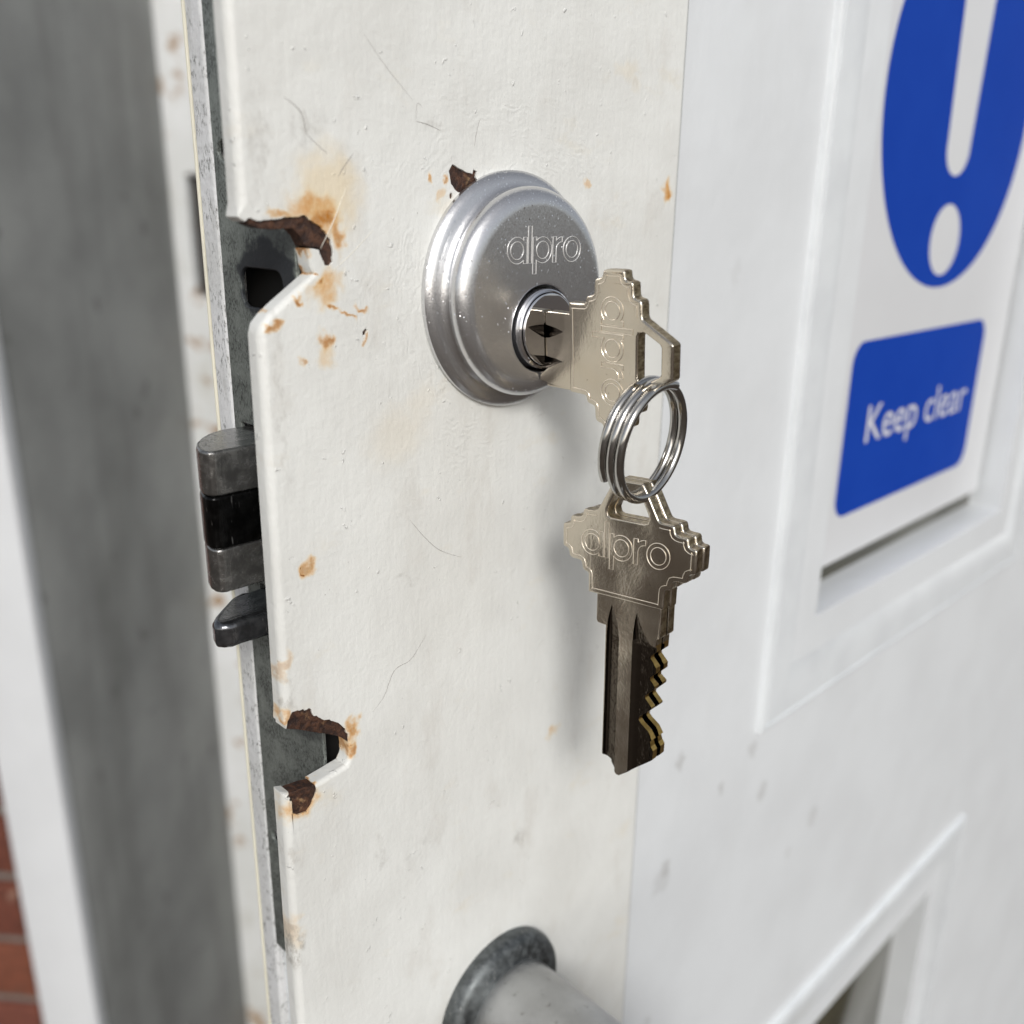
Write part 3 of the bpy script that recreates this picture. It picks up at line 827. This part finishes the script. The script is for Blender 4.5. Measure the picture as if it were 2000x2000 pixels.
def make_key(label, group):
    k = thing('key', label, 'key', group=group, world=False)
    def side(mid, isside): return 1 if isside else 0
    slab('bow', BOW, [HOLE], 0, TK, .32, [M['key'], M['rim']], k, T=KT, back=.3, seg=3, side_fn=side)
    def bside(mid, isside):
        if isside and mid[1] < -2.5 and mid[0] < -5.8: return 2
        return 1 if isside else 0
    bl = slab('blade', BLADE, [], .06, TK - .06, .08, [M['key'], M['rim'], M['brass'], M['groove']], k, T=KT, back=.08, seg=2, side_fn=bside)
    # milled grooves, cut out of both faces
    cuts = []
    def cutter(st, front=True, dep=.8):
        """st: stations (u, v_top, v_bottom, share of the full depth)"""
        V, F = [], []
        for u, a, b, f in st:
            dd = dep * f; w_ = a - b
            for v, d in ((a, -.6), (a, .0), (a - w_ * .08, dd * .75), (a - w_ * .2, dd), (a - w_ * .55, dd * .93), (a - w_ * .6, dd * .68), (b + w_ * .1, dd * .62), (b, .0), (b, -.6)):
                V.append((u, v, .06 + d if front else TK - .06 - d))
        m = 9
        for q in range(len(st) - 1):
            for i in range(m):
                j = (i + 1) % m
                F.append((q * m + i, q * m + j, (q + 1) * m + j, (q + 1) * m + i))
        F.append(tuple(range(m))); F.append(tuple((len(st) - 1) * m + i for i in range(m)))
        cuts.append(mk('cut', V, F, M['groove'], None, KT, 0))
    cutter([(-1.2, 2.3, 2.25, .05), (-2.4, 2.65, 1.75, .4), (-4.2, 3.0, 1.1, .8), (-6.6, 3.15, .72, 1), (-34, 3.15, .72, 1)])
    cutter([(-1.5, -2.35, -2.45, .05), (-2.8, -2.05, -2.9, .4), (-4.8, -1.85, -3.9, .8), (-6.2, -1.78, -5.0, 1), (-7.0, -1.75, -8.2, 1.05), (-34, -1.75, -8.2, 1.05)])
    cutter([(-1.5, -.4, -.5, .05), (-4.8, .6, -1.2, .8), (-7.0, .7, -1.5, 1), (-34, .7, -1.5, 1)], False, .55)
    for c in cuts:
        md = bl.modifiers.new('groove', 'BOOLEAN'); md.operation = 'DIFFERENCE'; md.solver = 'EXACT'; md.object = c; md.material_mode = 'TRANSFER'
    dg = bpy.context.evaluated_depsgraph_get()
    nm = bpy.data.meshes.new_from_object(bl.evaluated_get(dg))
    bl.modifiers.clear(); bl.data = nm
    nm.shade_flat()
    for c in cuts: bpy.data.objects.remove(c)
    # struck border line and lettering on the face
    brd = inset_loop([p for p in BOW if p[0] < 14.2], .85)
    brd = [(u, v) for u, v in brd if u < 13.6]
    cutp = [i for i in range(len(brd)) if brd[i][0] > 12.5 and abs(brd[i][1]) < 7.5]
    halfp = sorted([p for p in inset_loop(BOW, .85) if p[0] < 14.0 and p[1] > 0], key=lambda p: p[0])
    loopi = inset_loop(BOW, .85)
    ords = [p for p in loopi if p[0] < 13.2]
    # start the open line next to the loop and go round the shoulder side
    n_ = len(loopi); s0 = next(i for i in range(n_) if loopi[i - 1][0] >= 13.2 and loopi[i][0] < 13.2)
    line = []
    for i in range(n_):
        p = loopi[(s0 + i) % n_]
        if p[0] >= 13.2: break
        line.append((p[0], -.03, p[1]))
    tube_lines('border_line', [(line, False)], .06, M['keyletter'], k, None, 5)
    def lt(face):
        out = []
        for P, c in LET:
            pts = []
            for x, y in P:
                v = 8.35 - x * 4.0 if face == 0 else -8.35 + x * 4.0
                pts.append((6.5 + y * 4.15, -.035 if face == 0 else TK + .035, v))
            out.append((pts, c))
        return out
    tube_lines('maker_lettering', lt(0) , .075, M['keyletter'], k, None, 5)
    return k
def dup(root, label):
    r = root.copy(); COL.objects.link(r)
    r['label'] = label
    for ch in root.children:
        c = ch.copy(); COL.objects.link(c); c.parent = r
    return r
GRP = 'nickel keys cut alike'
key1 = make_key('nickel key pushed into the lock cylinder, bow turned edge-on and holding the key ring', GRP)
def pose(o, org, u, v, nrm):
    """local X -> u, local Z -> v, local Y (depth, away from the struck face) -> nrm"""
    m = Matrix((Vector(u), Vector(nrm), Vector(v))).transposed().to_4x4()
    o.matrix_basis = Matrix.Translation(Vector(org) * S) @ m
T4 = radians(-4.2)
# key in the lock: length axis towards the viewer, struck face to the left
vv = Vector((sin(T4), 0, cos(T4))); nn = Vector((cos(T4), 0, -sin(T4)))
pose(key1, Vector((.2, -13.0, -7.5)), (0, -1, 0), vv, nn)
def rotv(r):
    r = Vector(r); th = r.length
    return Matrix.Rotation(th, 3, r / th)
HR = rotv((-0.06043562, -0.00736523, -1.44693489))
key2 = dup(key1, 'front hanging nickel key on the ring, its struck lettering facing the viewer')
key3 = dup(key1, 'rear hanging nickel key, mostly hidden behind the front one')
hu, hr, hn = HR @ Vector((0, 0, 1)), HR @ Vector((1, 0, 0)), HR @ Vector((0, 1, 0))
KO = Vector((1.69977813, -25.16607407, -46.22218539))
pose(key2, KO, hu, -hr, hn)
pose(key3, KO + hn * (TK + .42) + hu * -.12, hu, -hr, hn)

# ================================================================== KEY RING
kr = thing('key_ring', 'split steel key ring joining the inserted key and the two hanging keys', 'key ring', (2.2, -27.0, -19.9), world=True)
def split_ring():
    cen = Vector((2.45, -27.2, -19.85)); yaw, tilt, r = .08, .10, 8.85
    e1 = Vector((cos(yaw), sin(yaw), 0)); nx = e1.cross(Vector((0, 0, 1))); e2 = (Vector((0, 0, 1)) * cos(tilt) + nx * sin(tilt)); nr = e1.cross(e2)
    P = []
    a0, a1 = radians(215), radians(215 - 862)
    N = 300
    for i in range(N + 1):
        a = a0 + (a1 - a0) * i / N
        t = i / N
        off = (t - .5) * 3.55
        P.append(cen + e1 * (r * cos(a)) + e2 * (r * sin(a)) + nr * off)
    return P, nr
RP, RN = split_ring()
tube_lines('wire_coil', [([tuple(p) for p in RP], False)], .72, M['ring'], kr, None, 16, RN)

# ================================================================== SIGN
sign = thing('safety_sign', 'blue and white mandatory sign reading Keep clear, set in the upper door panel', 'sign', (202, 13, -90))
SX0, SX1, SZ0, SZ1, SY = 134, 268.6, -89.9, 121, 12.0
slab('sign_board', rrect(SX0, SX1, SZ0, SZ1, .6, 3), [], SY, SY + 1.0, .15, M['signw'], sign)
exb = [(200.6 + a, z) for a, z in ((11.2, 78), (-11.2, 78))] + [(200.6 - 8.7 + .0, 33)] + [(200.6 + 8.7 * cos(a), 31.5 + 8.2 * sin(a)) for a in [pi + pi * i / 14 for i in range(15)]] + [(200.6 + 8.7, 33)]
slab('blue_disc', circle(200.6, 43.5, 53.2, 128), [exb, circle(200.6, 4.6, 11.0, 48, 10.6)], SY - .06, SY, 0, M['blue'], sign, smooth=0, seg=1)
pn = slab('blue_panel', rrect(148.6, 248.0, -75.6, -22.6, 6.5, 8), [], SY - .06, SY, 0, M['blue'], sign, smooth=0, seg=1)
tc = bpy.data.curves.new('sign_text', 'FONT')
tc.body = 'Keep clear'
tc.size = 1; tc.extrude = 0; tc.resolution_u = 6
to = bpy.data.objects.new('tmp', tc); COL.objects.link(to)
dg = bpy.context.evaluated_depsgraph_get()
tm = bpy.data.meshes.new_from_object(to.evaluated_get(dg))
bpy.data.objects.remove(to)
xs = [v.co.x for v in tm.vertices]
x0, x1 = min(xs), max(xs)
kw = (240.0 - 163.0) / (x1 - x0)
kcap = 12.2 / .73
for v in tm.vertices:
    x, y = v.co.x, v.co.y
    v.co = Vector((163.0 + (x - x0) * kw, SY - .10, -54.0 + y * kcap)) * S
tm.name = 'lettering'
to = link('lettering', tm, M['white'], sign)
